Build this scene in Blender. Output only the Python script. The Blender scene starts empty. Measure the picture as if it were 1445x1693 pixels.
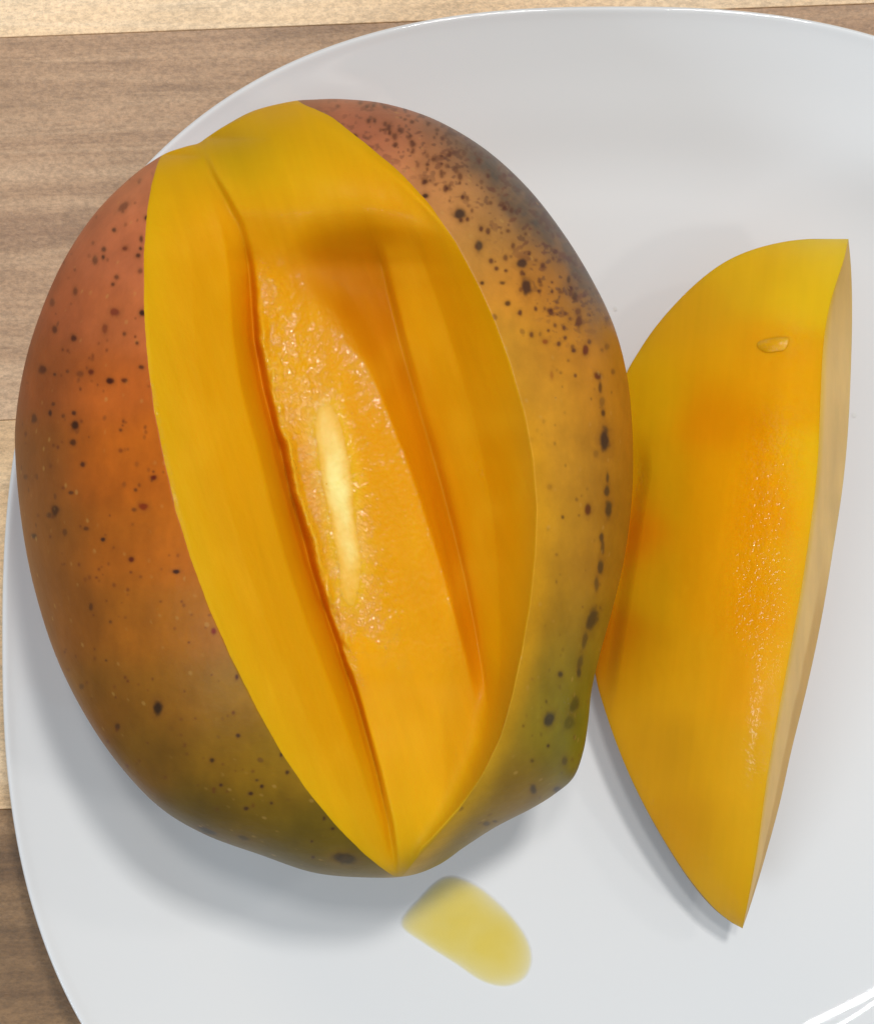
import bpy, math
import numpy as np
from mathutils import Vector

# ------------------------------------------------------------------ camera, world, lamps
H = 0.36                       # camera height above the plate's well (m)
K0 = 1.074e-4                  # metres per photo pixel on the well
W, HT = 1445, 1693
sc = bpy.context.scene
col = sc.collection
cam = bpy.data.cameras.new('camera')
cam.sensor_fit = 'VERTICAL'
cam.angle_y = 2 * math.atan(HT * K0 / 2 / H)
cam.clip_start = 0.01
cam.clip_end = 20
co = bpy.data.objects.new('camera', cam)
co.location = (0, 0, H)
col.objects.link(co)
sc.camera = co

wd = bpy.data.worlds.new("World")
sc.world = wd
wd.use_nodes = True
bg = wd.node_tree.nodes['Background']
bg.inputs[0].default_value = (0.86, 0.93, 1.0, 1)
bg.inputs[1].default_value = 0.28

def lamp(name, loc, target, sx, sy, power, color, spin=0.0):
    l = bpy.data.lights.new(name, 'AREA')
    l.shape = 'RECTANGLE'
    l.size, l.size_y = sx, sy
    l.energy = power
    l.color = color
    o = bpy.data.objects.new(name, l)
    o.location = loc
    q = (Vector(loc) - Vector(target)).to_track_quat('Z', 'Y')
    e = q.to_matrix().to_4x4()
    from mathutils import Matrix
    o.rotation_euler = (e @ Matrix.Rotation(spin, 4, 'Z')).to_euler()
    col.objects.link(o)
    return o

lamp('ceiling_lamp', (0.30, 0.62, 1.5), (0, 0, 0.02), 0.15, 0.15, 10.2, (1.0, 0.98, 0.95))
lamp('ceiling_lamp', (0.04, 0.50, 1.65), (0, 0, 0.02), 0.14, 0.14, 4.8, (1.0, 0.98, 0.95))
lamp('side_lamp', (0.95, -0.22, 0.95), (0, 0, 0.02), 0.10, 0.10, 1.2, (1.0, 0.96, 0.90))
lamp('low_lamp', (1.15, 0.45, 1.2), (0, 0, 0.02), 0.10, 0.10, 1.3, (1.0, 0.96, 0.9))
lamp('window_panel', (-1.0, -1.1, 1.3), (0, 0, 0.02), 0.8, 0.6, 10.5, (0.76, 0.88, 1.0))

lamp('strip_lamp', (0.285, -0.335, 1.0), (0.07, -0.09, 0), 0.075, 0.006, 0.08, (1, 1, 1), -0.3)

sc.view_settings.view_transform = 'Standard'
sc.view_settings.look = 'None'
sc.view_settings.exposure = 0.0
sc.view_settings.gamma = 1.0

# ------------------------------------------------------------------ helpers
def unproj(px, py, z):
    """photo position and height -> place in the scene"""
    f = K0 * (H - z) / H
    return (px - W / 2) * f, -(py - HT / 2) * f, z

def lin(c):
    c = np.asarray(c, float) / 255.0
    return np.where(c <= 0.04045, c / 12.92, ((c + 0.055) / 1.055) ** 2.4)

def hash3(i, j, k, seed):
    h = (i * 374761393 + j * 668265263 + k * 2147483647 + seed * 974711) & 0xFFFFFFFF
    h = ((h ^ (h >> 13)) * 1274126177) & 0xFFFFFFFF
    h = ((h ^ (h >> 16)) * 2246822519) & 0xFFFFFFFF
    return ((h ^ (h >> 15)) & 0xFFFFFF) / float(0xFFFFFF)

def vnoise(x, y, seed=0):
    x = np.asarray(x, float); y = np.asarray(y, float)
    i = np.floor(x).astype(np.int64); j = np.floor(y).astype(np.int64)
    fx = x - i; fy = y - j
    fx = fx * fx * (3 - 2 * fx); fy = fy * fy * (3 - 2 * fy)
    z = np.zeros_like(i)
    a = hash3(i, j, z, seed); b = hash3(i + 1, j, z, seed)
    c = hash3(i, j + 1, z, seed); d = hash3(i + 1, j + 1, z, seed)
    return (a * (1 - fx) + b * fx) * (1 - fy) + (c * (1 - fx) + d * fx) * fy - 0.5

def fbm(x, y, s, octs=4, seed=0):
    t = 0; a = 1.0; n = 0
    for o in range(octs):
        c_, s_2 = math.cos(0.6 + 0.9 * o), math.sin(0.6 + 0.9 * o)
        X_ = np.asarray(x) / s; Y_ = np.asarray(y) / s
        t = t + a * vnoise(X_ * c_ + Y_ * s_2 + 13.7 * o, -X_ * s_2 + Y_ * c_ - 7.1 * o, seed + o)
        n += a; a *= 0.55; s *= 0.5
    return t / n * 2

def sstep(a, b, x):
    t = np.clip((x - a) / (b - a), 0, 1)
    return t * t * (3 - 2 * t)

def catmull(pts, closed=False, n=16):
    P = np.array(pts, float)
    if closed:
        Q = np.vstack([P[-1], P, P[:2]])
    else:
        Q = np.vstack([2 * P[0] - P[1], P, 2 * P[-1] - P[-2]])
    out = []
    for k in range(len(Q) - 3):
        p0, p1, p2, p3 = Q[k:k + 4]
        t = np.linspace(0, 1, n, endpoint=False)[:, None]
        out.append(0.5 * ((2 * p1) + (-p0 + p2) * t + (2 * p0 - 5 * p1 + 4 * p2 - p3) * t ** 2
                          + (-p0 + 3 * p1 - 3 * p2 + p3) * t ** 3))
    if not closed:
        out.append(P[-1:])
    return np.vstack(out)

YY, XX = np.mgrid[0:HT, 0:W].astype(float)
_fy = np.fft.fftfreq(HT + 120)[:, None]; _fx = np.fft.rfftfreq(W + 120)[None, :]
def blur(img, s):
    p = np.pad(img, 60, mode='edge')
    F = np.fft.rfft2(p) * np.exp(-2 * (math.pi * s) ** 2 * (_fx ** 2 + _fy ** 2))
    return np.fft.irfft2(F, s=p.shape)[60:-60, 60:-60]

def blur3(c):
    return np.stack([blur(c[..., q], 10) for q in range(3)], -1)

def polymask(poly):
    """filled polygon by scanlines"""
    m = np.zeros((HT, W))
    P = np.array(poly, float); Q = np.roll(P, -1, axis=0)
    for y in range(HT):
        yy = y + 0.001
        c = (P[:, 1] <= yy) != (Q[:, 1] <= yy)
        if not c.any():
            continue
        xs = np.sort(P[c, 0] + (yy - P[c, 1]) * (Q[c, 0] - P[c, 0]) / (Q[c, 1] - P[c, 1]))
        for a, b in zip(xs[::2], xs[1::2]):
            i0 = max(0, int(math.ceil(a))); i1 = min(W - 1, int(b))
            if i1 >= i0:
                m[y, i0:i1 + 1] = 1
    return m

def sample(img, px, py):
    x = np.clip(px, 0, W - 1.001); y = np.clip(py, 0, HT - 1.001)
    i = x.astype(int); j = y.astype(int); fx = x - i; fy = y - j
    if img.ndim == 3:
        fx = fx[..., None]; fy = fy[..., None]
    return (img[j, i] * (1 - fx) + img[j, i + 1] * fx) * (1 - fy) + (img[j + 1, i] * (1 - fx) + img[j + 1, i + 1] * fx) * fy

def field(ctrl, sigma):
    """smooth colour field through control points (x, y, (r,g,b) 0..255)"""
    s = 8
    gy, gx = np.mgrid[0:HT + s:s, 0:W + s:s].astype(float)
    num = np.zeros(gx.shape + (3,)); den = np.zeros(gx.shape)
    for x, y, c in ctrl:
        w = np.exp(-((gx - x) ** 2 + (gy - y) ** 2) / (2 * sigma ** 2)) + 1e-7 / (1 + ((gx - x) ** 2 + (gy - y) ** 2) / 1e4) ** 2
        num += w[..., None] * lin(c); den += w
    g = num / den[..., None]
    px = XX / s; py = YY / s
    i = px.astype(int); j = py.astype(int); fx = (px - i)[..., None]; fy = (py - j)[..., None]
    i1 = np.minimum(i + 1, g.shape[1] - 1); j1 = np.minimum(j + 1, g.shape[0] - 1)
    return (g[j, i] * (1 - fx) + g[j, i1] * fx) * (1 - fy) + (g[j1, i] * (1 - fx) + g[j1, i1] * fx) * fy

def mesh_obj(name, V, F, mat, parent=None, colr=None, wet=None, smooth=True):
    """V (n,3), F (m,3 or 4) numpy -> one mesh object"""
    me = bpy.data.meshes.new(name)
    V = np.asarray(V, np.float32); F = np.asarray(F, np.int32)
    k = F.shape[1]
    me.vertices.add(len(V)); me.vertices.foreach_set('co', V.ravel())
    me.loops.add(F.size); me.loops.foreach_set('vertex_index', F.ravel())
    me.polygons.add(len(F))
    me.polygons.foreach_set('loop_start', np.arange(0, F.size, k, dtype=np.int32))
    me.polygons.foreach_set('use_smooth', np.full(len(F), smooth))
    me.update(calc_edges=True)
    if colr is not None:
        a = me.color_attributes.new('tint', 'FLOAT_COLOR', 'POINT')
        c = np.ones((len(V), 4), np.float32); c[:, :3] = colr
        a.data.foreach_set('color', c.ravel())
    if wet is not None:
        a = me.attributes.new('wet', 'FLOAT', 'POINT')
        a.data.foreach_set('value', np.asarray(wet, np.float32).ravel())
    me.materials.append(mat)
    o = bpy.data.objects.new(name, me)
    col.objects.link(o)
    if parent: o.parent = parent
    return o

def tag(o, label=None, cat=None, group=None, kind=None):
    if label: o['label'] = label
    if cat: o['category'] = cat
    if group: o['group'] = group
    if kind: o['kind'] = kind
    return o

def empty(name, loc):
    o = bpy.data.objects.new(name, None)
    o.empty_display_size = 0.01
    col.objects.link(o)
    o.location = (0, 0, 0)
    return o

def used(V, F, attrs):
    idx = np.unique(F); mp = np.full(len(V), -1); mp[idx] = np.arange(len(idx))
    return V[idx], mp[F], [a[idx] for a in attrs]

def clip(V, T, c, attrs):
    """split triangles along c=0 -> (V, T_positive, T_negative, attrs)"""
    s = c[T] > 0
    n = s.sum(1)
    pos = [T[n == 3]]; neg = [T[n == 0]]
    mix = np.nonzero((n == 1) | (n == 2))[0]
    newV = []; cache = {}; ea = []
    base = len(V)
    def cut(a, b):
        k = (a, b) if a < b else (b, a)
        if k not in cache:
            t = c[k[0]] / (c[k[0]] - c[k[1]])
            cache[k] = base + len(newV)
            newV.append(V[k[0]] * (1 - t) + V[k[1]] * t); ea.append((k[0], k[1], t))
        return cache[k]
    P = []; N = []
    for f in mix:
        t = [int(q) for q in T[f]]; ss = list(s[f])
        odd = ss.index(True) if n[f] == 1 else ss.index(False)
        a, b, d = t[odd], t[(odd + 1) % 3], t[(odd + 2) % 3]
        ab, ad = cut(a, b), cut(a, d)
        one = [(a, ab, ad)]; two = [(ab, b, d), (ab, d, ad)]
        if n[f] == 1: P += one; N += two
        else: N += one; P += two
    if newV:
        V2 = np.vstack([V, np.array(newV)])
        i0 = np.array([e[0] for e in ea]); i1 = np.array([e[1] for e in ea]); tt = np.array([e[2] for e in ea])
        at = []
        for A in attrs:
            t_ = tt if A.ndim == 1 else tt[:, None]
            at.append(np.concatenate([A, A[i0] * (1 - t_) + A[i1] * t_]))
        pos.append(np.array(P).reshape(-1, 3)); neg.append(np.array(N).reshape(-1, 3))
    else:
        V2 = V; at = attrs
    return V2, np.vstack(pos).astype(int), np.vstack(neg).astype(int), at

# ------------------------------------------------------------------ materials
class NT:
    def __init__(s, name):
        s.m = bpy.data.materials.new(name); s.m.use_nodes = True
        s.t = s.m.node_tree; s.n = s.t.nodes; s.l = s.t.links
        s.b = s.n['Principled BSDF']
    def node(s, t, **k):
        o = s.n.new(t)
        for a, v in k.items(): setattr(o, a, v)
        return o
    def link(s, a, b): s.l.new(a, b)
    def attr(s, name): return s.node('ShaderNodeAttribute', attribute_name=name)
    def noise(s, scale, detail=3, rough=0.55, vec=None, dist=0.0):
        o = s.node('ShaderNodeTexNoise'); o.inputs['Scale'].default_value = scale
        o.inputs['Detail'].default_value = detail; o.inputs['Roughness'].default_value = rough
        o.inputs['Distortion'].default_value = dist
        if vec: s.link(vec, o.inputs['Vector'])
        return o.outputs['Fac']
    def coord(s, scale=(1, 1, 1), rot=0):
        tc = s.node('ShaderNodeTexCoord'); mp = s.node('ShaderNodeMapping')
        mp.inputs['Scale'].default_value = scale; mp.inputs['Rotation'].default_value = (0, 0, rot)
        s.link(tc.outputs['Object'], mp.inputs[0]); return mp.outputs[0]
    def math(s, op, a, b=None, clamp=False):
        o = s.node('ShaderNodeMath', operation=op, use_clamp=clamp)
        for i, v in enumerate((a, b)):
            if v is None: continue
            if isinstance(v, (int, float)): o.inputs[i].default_value = v
            else: s.link(v, o.inputs[i])
        return o.outputs[0]
    def ramp(s, fac, stops):
        o = s.node('ShaderNodeValToRGB'); e = o.color_ramp.elements
        while len(e) < len(stops): e.new(0.5)
        for k, (p, c) in enumerate(stops):
            e[k].position = p; e[k].color = (*c, 1) if len(c) == 3 else c
        s.link(fac, o.inputs[0]); return o.outputs[0]
    def mixc(s, fac, a, b, mode='MIX'):
        o = s.node('ShaderNodeMix', data_type='RGBA', blend_type=mode)
        for i, v in ((0, fac), (6, a), (7, b)):
            if isinstance(v, (int, float)): o.inputs[i].default_value = v
            elif isinstance(v, tuple): o.inputs[i].default_value = (*v, 1)
            else: s.link(v, o.inputs[i])
        return o.outputs[2]
    def bump(s, h, strength, dist, normal=None):
        o = s.node('ShaderNodeBump'); 
        if isinstance(strength, (int, float)): o.inputs['Strength'].default_value = strength
        else: s.link(strength, o.inputs['Strength'])
        o.inputs['Distance'].default_value = dist
        s.link(h, o.inputs['Height'])
        if normal: s.link(normal, o.inputs['Normal'])
        return o.outputs[0]

def mat_flesh(name, sss=0.35):
    m = NT(name); b = m.b
    v = m.coord()
    at = m.attr('tint'); wet = m.attr('wet').outputs['Fac']
    n1 = m.noise(90, 4, 0.6, v)
    fine = m.noise(900, 3, 0.6, v)
    c = m.mixc(0.05, at.outputs['Color'], m.ramp(n1, [(0.3, (0.70, 0.36, 0.0)), (0.7, (0.80, 0.48, 0.008))]))
    m.link(c, b.inputs['Base Color'])
    b.inputs['Subsurface Weight'].default_value = sss
    b.inputs['Subsurface Radius'].default_value = (1.0, 0.5, 0.12)
    b.inputs['Subsurface Scale'].default_value = 0.0035
    b.inputs['IOR'].default_value = 1.37
    r = m.math('MULTIPLY', wet, -0.30); r = m.math('ADD', r, 0.50, True)
    m.link(r, b.inputs['Roughness'])
    b.inputs['Coat IOR'].default_value = 1.55
    b.inputs['Specular IOR Level'].default_value = 0.16
    b.inputs['Coat Roughness'].default_value = 0.06
    # wet patches: a thin film of juice over rough pulp
    w1 = m.noise(1900, 2, 0.6, v)
    spark = m.math('MULTIPLY', wet, m.ramp(m.noise(520, 3, 0.65, v), [(0.38, (0, 0, 0)), (0.55, (1, 1, 1))]))
    m.link(m.math('MULTIPLY', spark, 1.0, True), b.inputs['Coat Weight'])
    bp1 = m.bump(fine, 0.10, 0.0004)
    bp = m.bump(w1, m.math('MULTIPLY', wet, 0.22), 0.0006, bp1)
    m.link(bp, b.inputs['Normal'])
    m.link(m.bump(m.noise(1300, 1, 0.5, v), wet, 0.0005, bp1), b.inputs['Coat Normal'])
    return m.m

def mat_skin(name):
    m = NT(name); b = m.b
    v = m.coord()
    at = m.attr('tint').outputs['Color']
    n1 = m.noise(160, 5, 0.65, v)
    c = m.mixc(0.35, at, m.mixc(1.0, at, m.ramp(n1, [(0.3, (0.62, 0.56, 0.50)), (0.7, (1.25, 1.22, 1.1))]), 'MULTIPLY'))
    # pale lenticel dots all over the rind
    vo = m.node('ShaderNodeTexVoronoi'); vo.inputs['Scale'].default_value = 420
    vo.inputs['Randomness'].default_value = 1.0
    m.link(v, vo.inputs['Vector'])
    dots = m.ramp(vo.outputs['Distance'], [(0.10, (1, 1, 1)), (0.22, (0, 0, 0))])
    pick = m.ramp(m.noise(260, 2, 0.5, v), [(0.50, (0, 0, 0)), (0.60, (1, 1, 1))])
    c = m.mixc(m.math('MULTIPLY', m.math('MULTIPLY', dots, pick), 0.28), c, (0.62, 0.36, 0.09))
    # small dark specks
    vo2 = m.node('ShaderNodeTexVoronoi'); vo2.inputs['Scale'].default_value = 230
    m.link(v, vo2.inputs['Vector'])
    d2 = m.ramp(vo2.outputs['Distance'], [(0.07, (1, 1, 1)), (0.15, (0, 0, 0))])
    p2 = m.ramp(m.noise(60, 2, 0.5, v), [(0.54, (0, 0, 0)), (0.62, (1, 1, 1))])
    c = m.mixc(m.math('MULTIPLY', m.math('MULTIPLY', d2, p2), 0.5), c, (0.10, 0.03, 0.012))
    m.link(c, b.inputs['Base Color'])
    b.inputs['Roughness'].default_value = 0.41
    b.inputs['IOR'].default_value = 1.38
    b.inputs['Specular IOR Level'].default_value = 0.32
    b.inputs['Subsurface Weight'].default_value = 0.08
    b.inputs['Subsurface Radius'].default_value = (1.0, 0.4, 0.1)
    b.inputs['Subsurface Scale'].default_value = 0.002
    bp = m.bump(m.noise(500, 3, 0.6, v), 0.12, 0.0004)
    bp = m.bump(vo.outputs['Distance'], 0.05, 0.0004, bp)
    m.link(bp, b.inputs['Normal'])
    return m.m

def mat_plate():
    m = NT('glazed_white_china'); b = m.b
    v = m.coord()
    c = m.ramp(m.noise(14, 3, 0.5, v), [(0.3, (0.78, 0.785, 0.785)), (0.7, (0.81, 0.812, 0.81))])
    m.link(c, b.inputs['Base Color'])
    b.inputs['Roughness'].default_value = 0.5
    b.inputs['Coat Weight'].default_value = 1.0
    b.inputs['Coat Roughness'].default_value = 0.02
    b.inputs['Coat IOR'].default_value = 1.5
    bp = m.bump(m.noise(18, 1, 0.5, v), 0.05, 0.0006)
    m.link(bp, b.inputs['Coat Normal'])
    return m.m

def mat_wood(name, dark, mid, light, seed):
    m = NT(name); b = m.b
    tc = m.node('ShaderNodeTexCoord'); mp = m.node('ShaderNodeMapping')
    mp.inputs['Location'].default_value = (seed * 0.37, seed * 0.21, seed * 0.5)
    mp.inputs['Scale'].default_value = (0.7, 11, 1)
    m.link(tc.outputs['Object'], mp.inputs[0]); v = mp.outputs[0]
    mp2 = m.node('ShaderNodeMapping'); mp2.inputs['Scale'].default_value = (1, 1.8, 1)
    mp2.inputs['Location'].default_value = (seed, seed * 2.1, 0)
    m.link(tc.outputs['Object'], mp2.inputs[0]); v2 = mp2.outputs[0]
    big = m.noise(11, 5, 0.6, v, 0.6)
    line = m.noise(34, 6, 0.7, v, 0.3)
    grit = m.noise(1000, 3, 0.7, v2)
    cloud = m.noise(26, 4, 0.6, v2, 0.5)
    c = m.ramp(big, [(0.34, dark), (0.5, mid), (0.66, light)])
    c = m.mixc(m.math('MULTIPLY', m.ramp(line, [(0.36, (1, 1, 1)), (0.45, (0, 0, 0))]), 0.30), c, tuple(x * 0.55 for x in dark))
    c = m.mixc(0.35, c, m.mixc(1.0, c, m.ramp(cloud, [(0.3, (0.62, 0.60, 0.58)), (0.7, (1.35, 1.35, 1.35))]), 'MULTIPLY'))
    c = m.mixc(0.40, c, m.mixc(1.0, c, m.ramp(grit, [(0.36, (0.55, 0.52, 0.50)), (0.64, (1.5, 1.46, 1.4))]), 'MULTIPLY'))
    m.link(c, b.inputs['Base Color'])
    b.inputs['Roughness'].default_value = 0.42
    b.inputs['Specular IOR Level'].default_value = 0.55
    bp = m.bump(m.noise(900, 4, 0.7, v2), 0.5, 0.0004)
    bp = m.bump(line, 0.25, 0.0005, bp)
    m.link(bp, b.inputs['Normal'])
    return m.m

def mat_juice(name, tint, gloss=0.8, bumpy=0.0):
    m = NT(name)
    m.n.remove(m.b)
    out = m.n['Material Output']
    tr = m.node('ShaderNodeBsdfTransparent')
    wet = m.attr('wet').outputs['Fac']
    v = m.coord()
    k = m.math('MULTIPLY', wet, m.ramp(m.noise(120, 3, 0.5, v), [(0.25, (0.75,) * 3), (0.75, (1.0,) * 3)]), True)
    c = m.mixc(k, (1.0, 1.0, 1.0), tint)
    m.link(c, tr.inputs[0])
    gl = m.node('ShaderNodeBsdfGlossy'); gl.inputs['Roughness'].default_value = 0.08
    fr = m.node('ShaderNodeFresnel'); fr.inputs[0].default_value = 1.35
    mx = m.node('ShaderNodeMixShader')
    m.link(m.math('MULTIPLY', fr.outputs[0], gloss), mx.inputs[0])
    if bumpy: m.link(m.bump(m.noise(330, 2, 0.5, v), bumpy, 0.0015), gl.inputs['Normal'])
    m.link(tr.outputs[0], mx.inputs[1]); m.link(gl.outputs[0], mx.inputs[2])
    m.link(mx.outputs[0], out.inputs['Surface'])
    return m.m

FLESH = mat_flesh('mango_flesh')
SKIN = mat_skin('mango_rind')
CHINA = mat_plate()

# ------------------------------------------------------------------ the table: planks of a wooden worktop
TZ = -0.0075
SL = -math.atan(0.039)
woods = [
    mat_wood('pale_oak', (0.82, 0.58, 0.34), (0.90, 0.66, 0.41), (0.94, 0.74, 0.50), 1),
    mat_wood('brown_oak', (0.34, 0.20, 0.115), (0.50, 0.315, 0.185), (0.66, 0.45, 0.28), 2.5),
    mat_wood('honey_oak', (0.66, 0.44, 0.24), (0.80, 0.56, 0.32), (0.86, 0.64, 0.40), 4),
    mat_wood('walnut_oak', (0.16, 0.085, 0.035), (0.28, 0.16, 0.07), (0.40, 0.245, 0.125), 6),
]
def slab_mesh(x0, x1, y0, y1, z0, z1, bev):
    """a plank: box with softened top edges"""
    V = [(x0, y0, z0), (x1, y0, z0), (x1, y1, z0), (x0, y1, z0),
         (x0, y0, z1 - bev), (x1, y0, z1 - bev), (x1, y1, z1 - bev), (x0, y1, z1 - bev),
         (x0 + bev, y0 + bev, z1), (x1 - bev, y0 + bev, z1), (x1 - bev, y1 - bev, z1), (x0 + bev, y1 - bev, z1)]
    F = [(3, 2, 1, 0), (8, 9, 10, 11)]
    for a in range(4):
        b_ = (a + 1) % 4
        F += [(a, b_, 4 + b_, 4 + a), (4 + a, 4 + b_, 8 + b_, 8 + a)]
    return np.array(V), np.array(F)
top = mesh_obj('tabletop', *slab_mesh(-0.45, 0.45, -0.45, 0.45, TZ - 0.034, TZ - 0.0012, 0.0005),
               mat_wood('core_wood', (0.05, 0.03, 0.02), (0.07, 0.045, 0.03), (0.09, 0.06, 0.04), 9), smooth=False)
tag(top, 'wooden worktop of joined planks in pale and brown tones under the plate', kind='structure')
top.rotation_euler = (0, 0, -SL)
ft = K0 * (H - TZ) / H
# seams (photo x=0 rows) in the turned frame of the worktop
def seam(py):
    x, y, _ = unproj(0, py, TZ)
    return -x * math.sin(-SL) + y * math.cos(-SL)
seams = [seam(v) for v in (-1220, -580, 62, 695, 1338, 1975, 2600)]
order = [1, 2, 0, 1, 2, 3, 0][:6]
order = [2, 0, 1, 0, 3, 1]
mats_ = [woods[3], woods[0], woods[1], woods[2], woods[3], woods[1]]
for k in range(6):
    y1, y0 = seams[k], seams[k + 1]
    g = 0.00004
    p = mesh_obj('plank', *slab_mesh(-0.44, 0.44, y0 + g, y1 - g, TZ - 0.0010, TZ + 0.00003 * (k % 2), 0.00012), mats_[k], parent=top, smooth=False)

# ------------------------------------------------------------------ the plate
RZ = 0.007
fr_ = K0 * (H - RZ) / H
PC = np.array([(1022 - W / 2) * fr_, -(1056 - HT / 2) * fr_])
PA, PB, PN = 1018 * fr_, 1046 * fr_, 2.5
prof = [(0.0, 0.0), (0.12, 0.0), (0.25, 0.0), (0.36, 0.0), (0.45, 0.0), (0.55, 0.0), (0.62, 0.0), (0.68, 0.0), (0.73, 0.00003),
        (0.78, 0.0006), (0.84, 0.0021), (0.90, 0.0036), (0.95, 0.0052), (0.98, 0.0063), (0.992, 0.0069),
        (0.997, 0.00698), (1.0, 0.0067), (1.0005, 0.0062), (0.998, 0.0056), (0.985, 0.0047), (0.95, 0.0032), (0.90, 0.0016), (0.84, 0.0002),
        (0.77, -0.0012), (0.70, -0.0024), (0.62, -0.0036), (0.60, -0.0046), (0.595, -0.0066), (0.59, -0.0073), (0.58, -0.0074), (0.57, -0.0066), (0.565, -0.0045), (0.5, -0.0042), (0.2, -0.0042), (0.0, -0.0042)]
pr = catmull(prof, n=3)
nph = 420
ph = np.linspace(0, 2 * math.pi, nph, endpoint=False)
rr = (np.abs(np.cos(ph) / PA) ** PN + np.abs(np.sin(ph) / PB) ** PN) ** (-1 / PN)
rc = (np.abs(np.cos(ph) / PA) ** 2 + np.abs(np.sin(ph) / PB) ** 2) ** (-1 / 2)
V = []
for (t, z) in pr:
    k = sstep(0.3, 1.0, np.array(t))
    r = rr * k + rc * (1 - k)
    V.append(np.stack([PC[0] + np.cos(ph) * r * t, PC[1] + np.sin(ph) * r * t, np.full(nph, z)], 1))
V = np.vstack(V)
i = np.arange(len(pr) - 1)[:, None]; j = np.arange(nph)[None, :]; j2 = (j + 1) % nph
F = np.stack([i * nph + j, (i + 1) * nph + j, (i + 1) * nph + j2, i * nph + j2], -1).reshape(-1, 4)
plate = mesh_obj('plate', V, F, CHINA)
tag(plate, 'white glazed china plate with rounded square rim on the wooden worktop', 'plate')

# ------------------------------------------------------------------ the mango
ZC, HH = 0.0385, 0.0355
C = np.array([540.0, 800.0])
outline = [(480, 168), (520, 164.5), (570, 164), (640, 172), (720, 198), (800, 245), (870, 308), (930, 384), (980, 465), (1015, 540), (1036, 620),
           (1045, 710), (1045, 810), (1034, 910), (1014, 1000), (992, 1080), (978, 1140), (972, 1195), (964, 1243), (948, 1285), (918, 1312), (880, 1336),
           (820, 1367), (770, 1399), (725, 1430), (675, 1448), (610, 1451), (520, 1443), (430, 1413), (340, 1380), (265, 1335), (198, 1265), (140, 1180),
           (92, 1082), (58, 975), (38, 875), (27, 770), (27, 690), (44, 592), (75, 498), (112, 420), (160, 350), (216, 294), (268, 257), (305, 243), (328, 237),
           (343, 227), (372, 208), (420, 183)]
oc = catmull(outline, True, 14)
oa = np.arctan2(oc[:, 1] - C[1], oc[:, 0] - C[0]); orr = np.hypot(oc[:, 1] - C[1], oc[:, 0] - C[0])
o_ = np.argsort(oa); oa, orr = oa[o_], orr[o_]
oa = np.concatenate([oa - 2 * math.pi, oa, oa + 2 * math.pi]); orr = np.tile(orr, 3)
R = lambda a: np.interp(a, oa, orr)

ang = np.arctan2(YY - C[1], XX - C[0])
S = np.hypot(YY - C[1], XX - C[0]) / R(ang)
BODY = ZC + HH * np.sqrt(np.clip(1 - S ** 2, 0, 1))          # height of the whole fruit
BODY = BODY + 0.0009 * fbm(XX, YY, 330, 2, 5)
BODYX = np.where(S < 1, BODY, ZC - 0.05 * (S - 1))

lk = [(150, 300), (230, 285), (262, 264), (300, 252), (345, 244), (430, 238), (520, 239), (600, 245), (680, 256), (740, 268), (840, 290), (930, 318), (1010, 348),
      (1090, 384), (1170, 424), (1245, 466), (1310, 510), (1365, 556), (1410, 600), (1435, 630), (1450, 654)]
rk = [(150, 470), (172, 500), (190, 545), (235, 602), (285, 662), (340, 712), (400, 753), (470, 790), (530, 817), (600, 843), (680, 866), (760, 881), (840, 887),
      (920, 884), (1000, 876), (1080, 862), (1150, 846), (1220, 825), (1290, 792), (1350, 752), (1400, 708), (1430, 680), (1450, 664)]
g1 = [(150, 330), (225, 332), (245, 334), (290, 352), (330, 375), (370, 396), (410, 408), (450, 414), (560, 422), (640, 436), (700, 452), (740, 465), (830, 487), (930, 513),
      (1030, 546), (1110, 574), (1170, 595), (1270, 624), (1360, 645), (1450, 658)]
g2 = [(150, 470), (240, 520), (300, 565), (360, 603), (410, 625), (480, 641), (560, 661), (640, 683), (720, 706), (800, 729), (880, 750), (960, 769), (1040, 786), (1120, 800),
      (1180, 808), (1250, 795), (1320, 755), (1400, 700), (1450, 661)]
ee = [(150, 420), (300, 480), (350, 500), (390, 492), (430, 468), (480, 505), (530, 560), (600, 606), (660, 632), (740, 664), (800, 686), (880, 712), (950, 733), (1010, 749), (1080, 768), (1150, 784),
      (1200, 775), (1250, 755), (1320, 725), (1400, 685), (1450, 660)]
D1 = [(150, 0), (236, 0), (262, 2.2), (300, 5), (350, 8), (390, 11.5), (430, 15.5), (480, 17.5), (560, 18.2), (650, 18.8), (750, 19.5), (850, 19.5), (950, 18.4), (1050, 17.4), (1130, 16.6), (1200, 14.6), (1300, 10.2), (1400, 4.8), (1440, 1.5), (1450, 0)]
DM = [(150, 0), (240, 0.4), (262, 1.4), (300, 3), (350, 6), (390, 10), (430, 14), (480, 15), (560, 15), (650, 15.5), (750, 16), (850, 16.3), (950, 15.5), (1050, 14.8), (1130, 13.6), (1200, 11.4), (1300, 7), (1400, 2), (1450, 0)]
DE = [(150, 0), (262, 0.8), (300, 2), (350, 4.5), (380, 7.5), (410, 11.2), (440, 14), (490, 15.4), (530, 15.9), (600, 16.6), (650, 17.2), (750, 17), (850, 16.2), (950, 15.4), (1050, 14.4), (1130, 12.6), (1200, 10), (1300, 6), (1400, 1.8), (1450, 0)]
D2 = [(150, 0), (262, 0.6), (300, 1.5), (345, 3.6), (375, 7.2), (405, 12.5), (435, 16.5), (480, 18.6), (530, 19.4), (600, 20), (650, 20.6), (750, 21.5), (850, 20.5), (950, 18.6), (1050, 16.2), (1130, 13.4), (1200, 10), (1300, 5.2), (1400, 1.5), (1450, 0)]
yy = np.arange(HT, dtype=float)
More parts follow.
